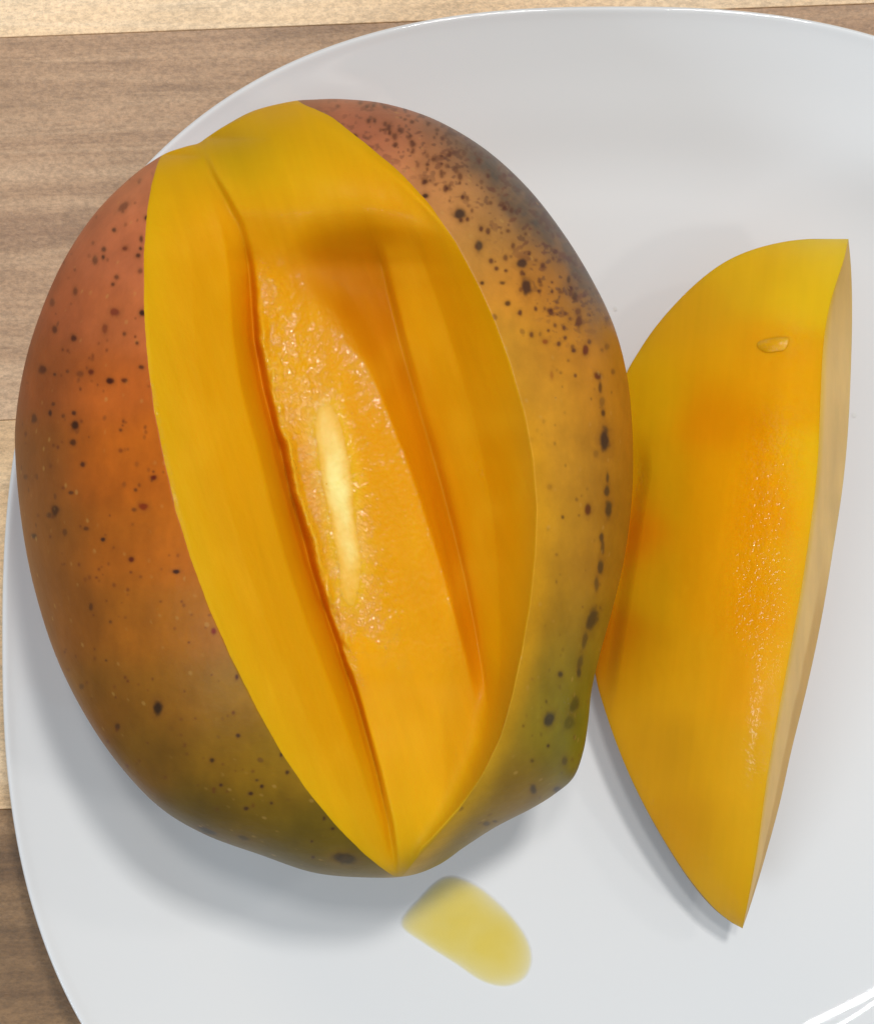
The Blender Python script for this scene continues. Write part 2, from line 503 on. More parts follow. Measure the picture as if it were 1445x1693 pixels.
def row(t, s=7):
    a = np.array(t, float); v = np.interp(yy, a[:, 0], a[:, 1])
    k = np.exp(-0.5 * (np.arange(-3 * s, 3 * s + 1) / s) ** 2); k /= k.sum()
    return np.convolve(np.pad(v, 3 * s, mode='edge'), k, 'valid')
Lx, Rx, G1, G2, EX = row(lk, 4), row(rk, 4), row(g1, 4), row(g2, 5), row(ee, 6)
jag = (5.5 * fbm(yy, 0 * yy, 75, 2, 91) + 3.0 * fbm(yy, 0 * yy + 40, 21, 3, 92)) * sstep(420, 520, yy) * (1 - sstep(1090, 1150, yy))
MX = G1 + 8 - 3 * sstep(1100, 1200, yy) + jag
d1, dm, de, d2 = row(D1, 8), row(DM, 8), row(DE, 7), row(D2, 7)
def body_at(x):
    return sample(BODYX, x, yy)
zL, zR = body_at(Lx), body_at(Rx)
ds = 1.18e-3
z1 = body_at(G1) - d1 * ds; zM = body_at(MX) - dm * ds
zE = body_at(EX) - de * ds; z2 = body_at(G2) - d2 * ds
CUT = np.empty((HT, W))
for y in range(HT):
    x0, x1, x2, x3, x4, x5 = Lx[y], G1[y], MX[y], EX[y], G2[y], Rx[y]
    x2 = max(x2, x1 + 2); x3 = max(x3, x2 + 3); x4 = max(x4, x3 + 3); x5 = max(x5, x4 + 3)
    deep = min(1.0, d1[y] / 20.0)
    ew = 1.0
    xs = [x0 - 40, x0, x0 + 0.45 * (x1 - x0), x0 + 0.80 * (x1 - x0), x1 - 1, x2, x3, min(x3 + 17, x3 + 0.7 * (x4 - x3)) * (1 - ew) + (x3 + 0.5 * (x4 - x3)) * ew, x4, x4 + 0.07 * (x5 - x4), x4 + 0.5 * (x5 - x4), x5, x5 + 40]
    h0 = zL[y]; hk = zL[y] * (1 - 0.80 + 0.30 * deep) + z1[y] * (0.80 - 0.30 * deep); hj = h0 + (hk - h0) * 0.50
    k1_ = z2[y] + (zR[y] - z2[y]) * (0.07 + 0.10 * deep * float(sstep(380, 430, y)) * float(1 - sstep(560, 680, y))); k2 = z2[y] + (zR[y] - z2[y]) * (0.5 - 0.10 * deep)
    e2 = (z2[y] * 0.82 + zE[y] * 0.18) * (1 - ew) + (0.58 * z2[y] + 0.42 * zE[y]) * ew
    zs = [h0 + 0.01, h0, hj, hk, z1[y], zM[y], zE[y], e2, z2[y], k1_, k2, zR[y], zR[y] + 0.01]
    CUT[y] = np.interp(np.arange(W), xs, zs)
CUT = 0.9 * blur(CUT, 1.7) + 0.1 * blur(CUT, 5)
kc = (1 - sstep(330, 390, YY)) * sstep(0, 170, XX - G1[:, None])
CUT = CUT * (1 - kc) + blur(CUT, 14) * kc
kc = np.exp(-(((XX - 515) / 95) ** 2 + ((YY - 430) / 85) ** 2) ** 1.5) * sstep(0, 40, XX - G1[:, None] - 12)
CUT = CUT * (1 - kc) + blur(CUT, 9) * kc
kc = np.exp(-((XX - EX[:, None]) / 30) ** 2) * sstep(400, 430, YY) * (1 - sstep(560, 640, YY))
CUT = CUT * (1 - kc) + blur(CUT, 9) * kc
kc = sstep(1110, 1190, YY) * sstep(12, 50, XX - G1[:, None])
CUT = CUT * (1 - kc) + blur(CUT, 16) * kc
# surface relief of the cut faces: knife drag, pulp on the strip over the stone
plat = sstep(-4, 6, XX - MX[:, None]) * (1 - sstep(-6, 10, XX - EX[:, None])) * sstep(415, 470, YY) * (1 - sstep(1060, 1160, YY))
leftish = 1 - sstep(0.25, 0.75, (XX - MX[:, None]) / np.maximum(EX - MX, 10)[:, None])
rough_p = plat * (0.35 + 0.65 * leftish * (1 - sstep(1000, 1100, YY)))
CUT += rough_p * (1 - 0.7 * np.exp(-((XX - 556 - (YY - 820) * 0.17) / 30) ** 2) * sstep(640, 690, YY)) * (0.00040 * fbm(XX, YY * 0.7, 22, 3, 31) + 0.00016 * fbm(XX, YY, 6, 2, 37))
CUT += 0.00022 * fbm(XX - 0.35 * YY, YY * 0.4, 80, 3, 41)
CUT += 0.00003 * fbm(XX - 0.35 * YY, YY * 0.12, 12, 2, 47)
# raised lip of torn pulp along the left edge of the strip
lip = np.exp(-((XX - MX[:, None] - 7) / 7.0) ** 2) * sstep(470, 600, YY) * (1 - sstep(1085, 1125, YY))
CUT += lip * np.clip(0.0006 + 0.0022 * fbm(XX, YY, 52, 3, 53), -0.0002, 0.002)

cutpoly = [(x, y) for y, x in zip(yy[150:1451:3], Lx[150:1451:3])] + [(x, y) for y, x in zip(yy[150:1451:3][::-1], Rx[150:1451:3][::-1])]
cm = polymask(cutpoly)
INCUT = blur(cm, 2.6) - 0.5 + 0.11 * fbm(XX, YY, 22, 3, 61)
smin = lambda a, b, k: np.where(np.abs(a - b) < k, np.minimum(a, b) - (k - np.abs(a - b)) ** 2 / (4 * k), np.minimum(a, b))
TOPZ = np.where(INCUT > -0.49, np.minimum(BODYX, smin(BODYX, CUT, 0.0006)), BODYX)
wgt = sstep(-0.25, 0.05, INCUT)
TOPZ = BODYX * (1 - wgt) + TOPZ * wgt

# ---- colours of the rind
skin_ctrl = [
    (230, 300, (205, 120, 78)), (160, 400, (196, 108, 68)), (220, 420, (208, 118, 74)), (110, 500, (180, 94, 52)), (200, 520, (204, 112, 60)),
    (70, 620, (160, 84, 36)), (190, 640, (196, 100, 34)), (60, 760, (146, 84, 30)), (180, 760, (190, 98, 22)), (250, 760, (200, 104, 20)),
    (80, 900, (150, 88, 28)), (200, 900, (184, 100, 22)), (290, 900, (196, 106, 18)), (110, 1030, (150, 88, 28)), (230, 1030, (178, 104, 22)), (330, 1030, (186, 112, 18)),
    (170, 1150, (138, 88, 24)), (290, 1150, (158, 102, 20)), (390, 1150, (166, 116, 20)), (250, 1250, (120, 86, 22)), (370, 1250, (140, 102, 18)), (450, 1270, (150, 116, 20)),
    (330, 1350, (92, 78, 24)), (430, 1350, (112, 92, 20)), (530, 1400, (112, 94, 20)), (480, 1425, (84, 78, 26)), (590, 1440, (110, 96, 24)),
    (520, 172, (160, 96, 66)), (600, 190, (196, 116, 84)), (650, 230, (212, 130, 88)), (700, 280, (216, 144, 86)), (640, 180, (150, 92, 74)), (720, 215, (120, 84, 68)),
    (790, 260, (104, 86, 74)), (860, 330, (98, 84, 72)), (910, 390, (98, 84, 72)), (955, 450, (104, 86, 66)), (985, 500, (130, 98, 60)), (760, 330, (206, 142, 76)), (810, 410, (196, 142, 66)),
    (850, 380, (170, 118, 66)), (860, 480, (206, 142, 54)), (900, 470, (212, 138, 56)), (930, 560, (212, 144, 48)), (850, 560, (206, 152, 46)), (1000, 600, (184, 124, 36)), (900, 650, (208, 150, 46)),
    (1020, 700, (176, 120, 32)), (930, 760, (204, 148, 44)), (1030, 820, (168, 116, 30)), (930, 880, (200, 148, 40)), (1000, 920, (172, 122, 32)), (910, 1000, (184, 138, 34)),
    (970, 1050, (150, 120, 30)), (900, 1100, (172, 136, 34)), (950, 1130, (122, 118, 22)), (880, 1200, (156, 130, 36)), (945, 1220, (108, 118, 18)), (930, 1280, (120, 112, 26)),
    (860, 1280, (152, 122, 42)), (800, 1350, (140, 118, 44)), (860, 1330, (130, 106, 44)), (740, 1400, (144, 124, 44)), (690, 1440, (134, 112, 36)), (760, 1420, (112, 98, 36))]
SK = field(skin_ctrl, 42)
SK *= 0.95
SK *= 1 + (sstep(640, 760, XX) * sstep(330, 480, YY) * (1 - sstep(1000, 1150, YY)))[..., None] * (np.array([1.08, 1.0, 0.72]) - 1)
SK *= 1 + sstep(1100, 1350, YY)[..., None] * (np.array([1.22, 1.06, 0.7]) - 1)
SK *= (1 + 0.16 * fbm(XX, YY, 90, 4, 71))[..., None]
SK *= (1 + 0.10 * fbm(XX * 1.4, YY * 0.5, 24, 3, 77))[..., None] * np.array([1, 1.0, 1.0])
dark = lin((62, 38, 30))
def stain(mask, colr, amt=1.0):
    global SK
    k = np.clip(mask * amt, 0, 1)[..., None]
    SK = SK * (1 - k) + np.asarray(colr) * k
# grey-violet sooty patch along the upper right shoulder
dist_sh = (1 - S) * R(ang)
band = sstep(-2.05, -1.0, ang + 0.45) * 0
angd = np.degrees(ang)                     # 0 = right, -90 = up
pat = sstep(-80, -60, angd) * (1 - sstep(-38, -24, angd))
depthw = 60 + 40 * fbm(XX, YY, 60, 3, 83)
soot = pat * (1 - sstep(0.35, 1.0, dist_sh / depthw))
stain(soot * (0.62 + 0.7 * fbm(XX, YY, 14, 3, 87) + 0.8 * fbm(XX, YY, 38, 2, 88)), lin((84, 74, 66)), 0.85)
pat2 = sstep(-100, -76, angd) * (1 - sstep(-36, -26, angd)) * (1 - sstep(50, 135, dist_sh))
sp = fbm(XX * 0.9 + 0.3 * YY, YY * 1.3, 13, 2, 93)
stain(pat2 * sstep(0.30, 0.48, sp), lin((104, 58, 46)), 0.6)
sp = fbm(XX, YY, 8, 2, 99)
stain(pat2 * sstep(0.34, 0.5, sp + 0.15 * soot), lin((92, 58, 48)), 0.6)
def blot(x, y, rx, ry, a=0.9, c=(58, 32, 24), tilt=0.0):
    x0, x1 = int(max(0, x - 4 * max(rx, ry))), int(min(W, x + 4 * max(rx, ry) + 1)); y0, y1 = int(max(0, y - 4 * max(rx, ry))), int(min(HT, y + 4 * max(rx, ry) + 1))
    X = XX[y0:y1, x0:x1] - x; Y = YY[y0:y1, x0:x1] - y
    ct, st = math.cos(tilt), math.sin(tilt)
    u = (X * ct + Y * st) / rx; v = (-X * st + Y * ct) / ry
    d = np.hypot(u, v) * (1 + 0.30 * fbm(X + x, Y + y, 9, 2, int(x)))
    k = (a * (1 - sstep(0.55, 1.35, d)))[..., None]
    k2 = (0.25 * a * (1 - sstep(1.0, 2.4, d)))[..., None]
    s = SK[y0:y1, x0:x1]
    s[:] = s * (1 - k2) + lin((110, 62, 26)) * k2
    s[:] = s * (1 - k) + lin(c) * k
G = (58, 48, 34)
for b_ in [(999, 727, 8, 19, .95, (58, 42, 36)), (760, 354, 10, 8, .9, (60, 44, 38)), (792, 407, 7, 9, .85, (66, 50, 40)), (863, 435, 9, 8, .9, (64, 42, 36)), (870, 474, 8, 13, .9, (66, 40, 34)),
           (703, 324, 5, 4, .9), (704, 300, 4, 4, .7), (586, 225, 5, 4, .8), (878, 727, 5, 5, .95, (80, 22, 14)), (972, 842, 5, 10, .9, (96, 44, 18)), (1006, 843, 6, 14, .85, G), (1003, 812, 4, 8, .8, G), (1004, 790, 2.5, 10, .7, G),
           (994, 888, 4, 8, .8, G), (996, 905, 3, 12, .6, G), (992, 938, 5, 12, .8, G), (986, 965, 4, 12, .6, G), (978, 1025, 9, 18, .85, G, .3), (966, 1060, 4, 14, .6, G, .2), (959, 1095, 5, 12, .6, G, .2), (957, 1113, 4, 8, .8, G), (950, 1165, 7, 13, .75, (58, 60, 16), .3),
           (940, 1195, 8, 12, .6, (62, 64, 16), .3), (908, 1189, 9, 12, .9, (62, 56, 44), .4), (926, 1115, 4, 5, .8, G), (933, 1258, 5, 8, .6, G), (882, 1305, 5, 8, .75, G), (922, 1306, 7, 5, .8, (60, 44, 34)), (906, 1233, 3, 3, .8),
           (968, 578, 5, 9, .9, (100, 34, 20)), (988, 622, 6, 6, .9, (100, 40, 20)), (992, 640, 3, 9, .7), (957, 532, 5, 9, .85, (90, 44, 28)), (956, 515, 5, 6, .7, (96, 50, 30)), (940, 462, 3, 6, .7), (950, 490, 4, 8, .6), (995, 665, 5, 10, .4, G), (997, 683, 3, 5, .8),
           (901, 565, 5, 4, .7, (140, 60, 24)), (839, 502, 4, 4, .8), (797, 468, 3, 3, .8), (831, 468, 4, 3, .7), (912, 620, 3, 8, .4, (150, 70, 26)), (908, 805, 4, 4, .6, (120, 70, 30)), (985, 750, 4, 6, .4, (120, 80, 30)), (930, 855, 2.5, 3, .7), (878, 945, 2, 3, .6),
           (903, 1130 + 30, 2, 3, .5), (865, 1200, 2, 2, .6), (880, 1258, 3, 3, .5), (805, 1362, 6, 3, .6, G), (790, 1390, 3, 2, .6, G), (818, 1358, 4, 2, .6, G),
           (205, 342, 10, 5, .7, (110, 50, 30), -.6), (189, 380, 4, 4, .8), (172, 412, 4, 4, .7), (171, 425, 3, 4, .8), (158, 430, 4, 7, .6), (207, 411, 5, 4, .8, (110, 44, 26)), (193, 458, 4, 4, .6), (187, 470, 3, 3, .7), (243, 360, 4, 4, .9), (234, 395, 3, 5, .7),
           (233, 411, 3, 3, .8), (229, 422, 4, 4, .8), (233, 448, 4, 4, .5), (236, 517, 5, 5, .95), (190, 516, 8, 6, .75, (120, 44, 30)), (174, 543, 5, 8, .6, (110, 46, 26)), (125, 482, 4, 7, .7, (100, 46, 24)), (87, 500, 4, 8, .6, (90, 40, 24)), (206, 552, 3, 3, .6),
           (91, 545, 4, 6, .8, (80, 34, 20)), (123, 560, 5, 5, .9, (76, 30, 18)), (227, 567, 3, 3, .7), (72, 611, 7, 7, .85, (80, 34, 18)), (91, 619, 3, 3, .7), (151, 615, 5, 5, .8, (96, 30, 16)), (182, 630, 7, 6, .95, (62, 22, 14)), (207, 629, 5, 4, .8, (80, 30, 16)), (234, 607, 4, 3, .7),
           (133, 618, 6, 5, .4), (112, 614, 3, 3, .5), (84, 683, 3, 5, .85), (89, 668, 3, 3, .6), (123, 683, 4, 4, .8), (125, 703, 6, 8, .95, (60, 30, 14)), (121, 732, 5, 5, .85, (70, 36, 14)), (57, 692, 5, 7, .7), (105, 688, 3, 3, .5), (200, 711, 3, 3, .6), (200, 745, 4, 4, .6, (120, 50, 16)),
           (137, 768, 4, 4, .8), (43, 788, 3, 4, .5), (254, 790, 5, 4, .9, (100, 24, 14)), (225, 810, 3, 3, .6), (118, 815, 4, 3, .7), (238, 838, 7, 6, .75, (120, 30, 12)), (222, 843, 4, 3, .5), (92, 845, 6, 9, .9, (66, 32, 14)), (82, 852, 4, 4, .6), (143, 874, 5, 4, .6), (171, 892, 4, 4, .9),
           (57, 886, 4, 4, .8), (108, 880, 4, 6, .5), (218, 925, 4, 4, .9, (96, 30, 12)), (292, 945, 6, 4, .95, (60, 26, 12)), (151, 1003, 3, 6, .6), (354, 1043, 4, 5, .9, (130, 30, 10)), (261, 1171, 8, 11, .95, (52, 32, 14)), (392, 1119, 3, 5, .9, (80, 34, 14)), (183, 1028, 3, 3, .5),
           (195, 1201, 4, 5, .7), (351, 1257, 4, 4, .85, (60, 36, 14)), (394, 1216, 3, 3, .8), (366, 1298, 3, 3, .8), (415, 1312, 4, 3, .85), (433, 1300, 3, 3, .85), (408, 1337, 4, 3, .8), (449, 1328, 3, 3, .7), (465, 1248, 2.5, 4, .8), (475, 1277, 3, 3, .8), (425, 1290, 2.5, 2.5, .7),
           (536, 1353, 2, 3, .7), (550, 1370, 3, 2.5, .8), (516, 1391, 2.5, 2.5, .7), (518, 1417, 2.5, 2.5, .7), (343, 1374, 14, 4, .85, (44, 40, 26), .35), (402, 1385, 11, 3.5, .6, (50, 46, 26), .3), (572, 1420, 20, 9, .8, (50, 40, 22), .05), (560, 1416, 9, 5, .5, (40, 32, 18)), (135, 1135, 4, 5, .5), (176, 1092, 2, 2, .6)]:
    blot(*b_)
rng = np.random.default_rng(7)
for _ in range(280):      # scattered pores over the left cheek
    x, y = rng.uniform(30, 420), rng.uniform(280, 1400); r = rng.uniform(1.4, 2.8)
    blot(x, y, r, r * rng.uniform(0.8, 1.5), rng.uniform(0.25, 0.65), (104, 46, 22))
for _ in range(150):      # denser dark pores on the right shoulder
    t = rng.uniform(0, 1); x = 600 + 380 * t + rng.normal(0, 22); y = 195 + 400 * t ** 1.5 + rng.normal(0, 30); r = rng.uniform(1.8, 4.0)
    blot(x, y, r, r * rng.uniform(0.8, 1.6), rng.uniform(0.4, 0.85), (84, 42, 34))
for _ in range(70):
    x, y = rng.uniform(850, 1020), rng.uniform(500, 1320); r = rng.uniform(1.2, 2.6)
    blot(x, y, r, r * rng.uniform(0.8, 1.6), rng.uniform(0.15, 0.5), (96, 60, 30))

# stone showing through the strip
stonepoly = catmull([(533, 662), (520, 690), (523, 730), (530, 780), (540, 830), (551, 880), (560, 930), (568, 975), (580, 1012), (592, 985), (597, 930), (590, 880), (584, 830), (579, 790), (573, 745), (562, 700), (548, 670)], True, 8)
STONE = blur(polymask(stonepoly), 10) - 0.46 + 0.26 * fbm(XX - 0.17 * YY, YY * 0.4, 26, 3, 131)
_k = (np.clip((STONE - 0.03) / 0.4, 0, 1) ** 1.1 * (1 - 0.8 * sstep(860, 985, YY)) * (0.30 + 0.70 * sstep(660, 790, YY)) * (0.85 + 0.5 * fbm(XX, YY * 0.35, 16, 3, 301)))[..., None]
_k = np.clip(_k, 0, 1)
# ---- colours of the flesh
DEEP = np.clip((BODYX - TOPZ) * 1000, 0, 30)
yel, ora, deepo = lin((234, 174, 10)), lin((235, 166, 6)), lin((235, 158, 4))
k1 = np.maximum(sstep(0, 9, DEEP), sstep(-60, 60, XX - G2[:, None]) * sstep(200, 330, YY) * (1 - sstep(1150, 1300, YY)))[..., None]; k2 = sstep(12, 24, DEEP)[..., None]
FL = (yel * (1 - k1) + ora * k1) * (1 - k2) + deepo * k2
def flblend(mask, c):
    global FL
    k = np.clip(mask, 0, 1)[..., None]; FL = FL * (1 - k) + lin(c) * k
# greenish yellow just under the stem end and near the lower tip
flblend(0.55 * np.exp(-(((XX - 380) / 90) ** 2 + ((YY - 250) / 70) ** 2)), (196, 160, 10))
flblend(0.5 * sstep(1180, 1400, YY), (238, 184, 18))
flblend(0.55 * sstep(0.9, 0.1, (XX - Lx[:, None]) / 60), (235, 178, 9))
flblend(0.75 * plat * leftish * sstep(430, 500, YY), (247, 175, 12))
flblend(0.7 * lip, (244, 184, 40))
# creases: deeper orange flesh by the strip, with groove shade painted in
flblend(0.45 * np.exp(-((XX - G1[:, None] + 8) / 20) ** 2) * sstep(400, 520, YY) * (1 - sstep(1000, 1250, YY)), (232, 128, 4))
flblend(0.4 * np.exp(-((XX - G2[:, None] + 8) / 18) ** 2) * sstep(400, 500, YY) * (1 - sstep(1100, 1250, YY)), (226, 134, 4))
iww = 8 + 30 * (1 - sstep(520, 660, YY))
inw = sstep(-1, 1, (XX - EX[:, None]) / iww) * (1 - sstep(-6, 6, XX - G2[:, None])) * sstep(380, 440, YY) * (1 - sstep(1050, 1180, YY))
flblend(0.45 * inw + 0.35 * inw * (1 - sstep(600, 700, YY)), (204, 120, 2))  # groove wall and upper hollow tinted darker, standing in for cavity shade
flblend(0.8 * np.exp(-(((XX - 580) / 70) ** 2 + ((YY - 450) / 90) ** 2)), (196, 116, 2))  # shade under the cap wall painted into the flesh colour
flblend(0.5 * np.exp(-((XX - Rx[:, None] + 60) / 50) ** 2) * sstep(250, 400, YY) * (1 - sstep(900, 1100, YY)), (228, 146, 4))
flblend(0.9 * sstep(0.02, 0.4, blur(np.clip(STONE + 0.5, 0, 1), 12)), (248, 186, 28))
FL *= 0.935
fib = fbm((XX - 0.3 * YY) * 1.0, YY * 0.07, 7, 2, 401) * 0.022 + fbm((XX - 0.3 * YY) * 1.0, YY * 0.12, 22, 2, 403) * 0.03
FL *= (1 + fib)[..., None] * np.ones(3)
FL *= (1 + 0.03 * fbm(XX - 0.35 * YY, YY * 0.4, 50, 4, 111))[..., None]
kk = (0.95 * np.exp(-((XX - Rx[:, None] - 2) / 26) ** 2) * sstep(560, 760, YY))[..., None]
mid_ = 0.45 * blur3(SK) + 0.55 * FL
SK = SK * (1 - kk) + mid_ * kk
FL = FL * (1 - kk) + mid_ * kk
STC = FL * (1 - _k) + lin((255, 232, 140)) * _k
WET = 0.03 + 0 * XX
WET += 0.95 * rough_p * leftish
WET += 0.85 * np.exp(-((XX - EX[:, None] - 1) / 6) ** 2) * sstep(600, 680, YY) * (1 - sstep(1000, 1040, YY))
WET += 0.35 * np.exp(-((XX - EX[:, None] + 16) / 12) ** 2) * sstep(540, 580, YY) * (1 - sstep(640, 700, YY))
WET += 0.8 * np.exp(-((XX - Lx[:, None] - 4) / 4) ** 2) * sstep(590, 640, YY) * (1 - sstep(850, 900, YY))
WET += 0.7 * np.exp(-(((XX - 790 - (YY - 770) * 0.35) / 8) ** 2 + ((YY - 780) / 50) ** 2))
WET += 0.8 * np.exp(-((XX - MX[:, None] - 9) / 7) ** 2) * sstep(560, 640, YY) * (1 - sstep(1120, 1150, YY))
WET += 0.35 * np.exp(-(((XX - 590) / 30) ** 2 + ((YY - 990) / 50) ** 2))
WET = np.clip(WET, 0, 1)

TOPZ += 0.0002 * sstep(-0.5, 0.5, STONE)

# ---- mesh
NP, NTH, NB = 1500, 430, 70
th = np.concatenate([np.linspace(0, math.pi / 2, NTH)[1:], math.pi / 2 + (math.pi / 2) * (np.linspace(0, 1, NB + 1)[1:-1])])
p_ = np.linspace(-math.pi, math.pi, NP, endpoint=False)
TH, PH = np.meshgrid(th, p_, indexing='ij')
s_ = np.sin(TH)
qx = C[0] + np.cos(PH) * R(PH) * s_; qy = C[1] + np.sin(PH) * R(PH) * s_
upper = TH <= math.pi / 2 + 1e-6
zt = sample(TOPZ, qx, qy)
zb = ZC + HH * 1.02 * np.cos(TH)
# keep the analytic rim so that the silhouette stays smooth
zan = ZC + HH * np.cos(TH) + 0.0009 * fbm(qx, qy, 330, 2, 5)
cutq = sample(wgt, qx, qy)
rimk = sstep(0.90, 0.985, s_) * (1 - cutq)
ztop = zt * (1 - rimk) + zan * rimk
ztop = np.where(s_ > 0.995, np.minimum(ztop, zan), ztop)
zz = np.where(upper, ztop, np.minimum(zb, ZC + 0.0003))
X, Y, Z = unproj(qx, qy, zz)
V = np.stack([X, Y, Z], -1).reshape(-1, 3)
nr = len(th)
zc0 = sample(TOPZ, np.array([C[0]]), np.array([C[1]]))[0]
V = np.vstack([V, [unproj(C[0], C[1], zc0)], [unproj(C[0], C[1], ZC - HH * 1.02)]])
i = np.arange(nr - 1)[:, None]; j = np.arange(NP)[None, :]; j2 = (j + 1) % NP
a, b_, c_, d_ = (i * NP + j).ravel(), ((i + 1) * NP + j).ravel(), ((i + 1) * NP + j2 + 0 * i).ravel(), (i * NP + j2).ravel()
T = np.vstack([np.stack([a, c_, b_], 1), np.stack([a, d_, c_], 1),
               np.stack([np.full(NP, nr * NP), (np.arange(NP) + 1) % NP, np.arange(NP)], 1),
               np.stack([np.full(NP, nr * NP + 1), (nr - 1) * NP + np.arange(NP), (nr - 1) * NP + (np.arange(NP) + 1) % NP], 1)])
fq = lambda img, e0, e1: np.concatenate([sample(img, qx, qy).reshape((-1,) + img.shape[2:]), e0, e1])
cs = (sample(INCUT, qx, qy) - np.where(upper, 0, (TH - math.pi / 2) * 1.6)).ravel()
cs = np.concatenate([cs, [0.5], [-0.5]])
stcol = fq(STC, [STC[800, 540]], [STC[800, 540]])
ss = np.concatenate([np.where(upper, sample(STONE, qx, qy), -0.5).ravel(), [-0.5], [-0.5]])
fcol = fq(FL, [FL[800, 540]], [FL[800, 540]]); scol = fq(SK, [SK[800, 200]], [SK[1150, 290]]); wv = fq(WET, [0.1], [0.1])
V2, Tp, Tn, (fcol, scol, wv, ss, stcol) = clip(V, T, cs, [fcol, scol, wv, ss, stcol])
mango = empty('mango', (0, 0, 0))
tag(mango, 'whole mango with red, ochre and green speckled skin and a wedge cut out', 'mango')
sv, sf, (sc_,) = used(V2, Tn, [scol])
mesh_obj('skin', sv, sf, SKIN, mango, colr=sc_)
V3, Ts, Tf, (fcol3, wv3, ss3) = clip(V2, Tp, ss, [fcol, wv, stcol])
fv, ff, (fc_, fw_) = used(V3, Tf, [fcol3, wv3])
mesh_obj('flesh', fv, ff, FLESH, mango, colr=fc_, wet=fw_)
tv, tf, (stc,) = used(V3, Ts, [ss3])
m = NT('mango_stone'); vv = m.coord((1, 0.35, 1), 0.25)
m.link(m.ramp(m.noise(420, 4, 0.6, vv), [(0.3, tuple(lin((242, 208, 84)))), (0.7, tuple(lin((250, 228, 134))))]), m.b.inputs['Base Color'])
m.link(m.attr('tint').outputs['Color'], m.b.inputs['Base Color'])
m.b.inputs['Roughness'].default_value = 0.55; m.b.inputs['Subsurface Weight'].default_value = 0.3
m.b.inputs['Subsurface Radius'].default_value = (1, .6, .2); m.b.inputs['Subsurface Scale'].default_value = 0.002
m.link(m.bump(m.noise(900, 3, 0.6, vv), 0.08, 0.0003), m.b.inputs['Normal'])
tag(mesh_obj('stone', tv, tf, m.m, mango, colr=stc), 'pale cream sliver of the stone showing through the pulp')

# ------------------------------------------------------------------ the cut slice
Lp = catmull([(1402, 395), (1360, 394), (1300, 399), (1240, 414), (1190, 438), (1140, 478), (1090, 532), (1055, 582), (1032, 625), (1012, 690), (995, 770), (982, 860), (975, 950), (976, 1030), (984, 1115),
              (1000, 1175), (1025, 1245), (1055, 1312), (1092, 1380), (1135, 1447), (1175, 1496), (1205, 1522), (1227, 1535)], n=10)
Rp = catmull([(1402, 395), (1394, 430), (1378, 480), (1366, 530), (1359, 590), (1355, 680), (1350, 780), (1338, 880), (1323, 980), (1303, 1090), (1284, 1190), (1267, 1290), (1252, 1400), (1238, 1480), (1227, 1535)], n=10)
Op = catmull([(1402, 395), (1406, 440), (1408, 500), (1407, 580), (1402, 700), (1393, 800), (1378, 900), (1358, 1020), (1335, 1130), (1308, 1240), (1288, 1330), (1262, 1425), (1240, 1497), (1227, 1535)], n=10)
def mono(P, y):
    yy_ = np.maximum.accumulate(P[:, 1] + 1e-6 * np.arange(len(P)))
    return np.interp(y, yy_, P[:, 0])
NR = 620
t = np.linspace(0, 1, NR); ys = 395 + 1140 * (0.5 - 0.5 * np.cos(math.pi * t))
lx, rx, ox = mono(Lp, ys), mono(Rp, ys), mono(Op, ys)
u = (ys - 395) / 1140
env = np.clip(4 * u * (1 - u), 0, 1) ** 0.55                     # thickness envelope
zend = 0.0165 * (1 - u) + 0.0085 * u                              # raised tips
zl = zend * (1 - env) + 0.0125 * env
zr = zend + 0.0275 * env * (1.04 - 0.25 * u)
zo = zend * (1 - env) + 0.0155 * env
zbm = zend * (1 - env) + 0.0012 * env + 0.0002
NA, NBc, ND = 230, 44, 60
rows = []; kinds = []
ua = np.linspace(0, 1, NA)
colx = []; colz = []
for k in range(NR):
    w = rx[k] - lx[k]
    xa = lx[k] + ua * w
    za = zl[k] + (zr[k] - zl[k]) * (0.25 * ua + 0.75 * ua ** 0.82) + 0.0022 * env[k] * np.sin(math.pi * ua) * ua
    ub = np.linspace(0, 1, NBc)[1:]
    xb = rx[k] + (ox[k] - rx[k]) * (ub ** 0.8)
    zb2 = zr[k] + (zo[k] - zr[k]) * ub
    ud = np.linspace(0, 1, ND + 1)[1:-1] * math.pi
    mid = (lx[k] + ox[k]) / 2; half = (ox[k] - lx[k]) / 2
    bul = (6.0 * sstep(1090, 1250, np.array(ys[k])) + 3.0 * (1 - sstep(450, 600, np.array(ys[k])))) * min(1, half / 40)
    xd = mid + half * np.cos(ud) * 0.985 - bul * np.clip(-np.cos(ud), 0, 1) ** 0.5 * np.sin(np.clip(ud, math.pi / 2, math.pi)) ** 0.3
    side = np.cos(ud)
    zz0 = zo[k] * (0.5 + 0.5 * side) + zl[k] * (0.5 - 0.5 * side)
    zd = zz0 - (zz0 - zbm[k]) * np.sin(ud) ** 0.8
    colx.append(np.concatenate([xa, xb, xd])); colz.append(np.concatenate([za, zb2, zd]))
SX = np.array(colx); SZ = np.array(colz); SY = np.repeat(ys[:, None], SX.shape[1], 1)
# relief of the cut face
face = np.zeros_like(SX); face[:, :NA] = np.sin(math.pi * ua) ** 0.5
face *= env[:, None]
SZ -= face * 0.0010 * np.exp(-(((SX - 1185) / 75) ** 2 + ((SY - 680) / 75) ** 2))
SZ += face * (0.0006 * fbm(SX, SY * 0.6, 150, 2, 201) + 0.00005 * fbm(SX, SY * 0.5, 24, 2, 205))
wetf = np.exp(-(((SX - 1265 + (SY - 820) * 0.10) / 48) ** 2)) * sstep(620, 740, SY) * (1 - sstep(960, 1150, SY))
SZ += face * wetf * (0.00010 * fbm(SX, SY, 12, 3, 211))
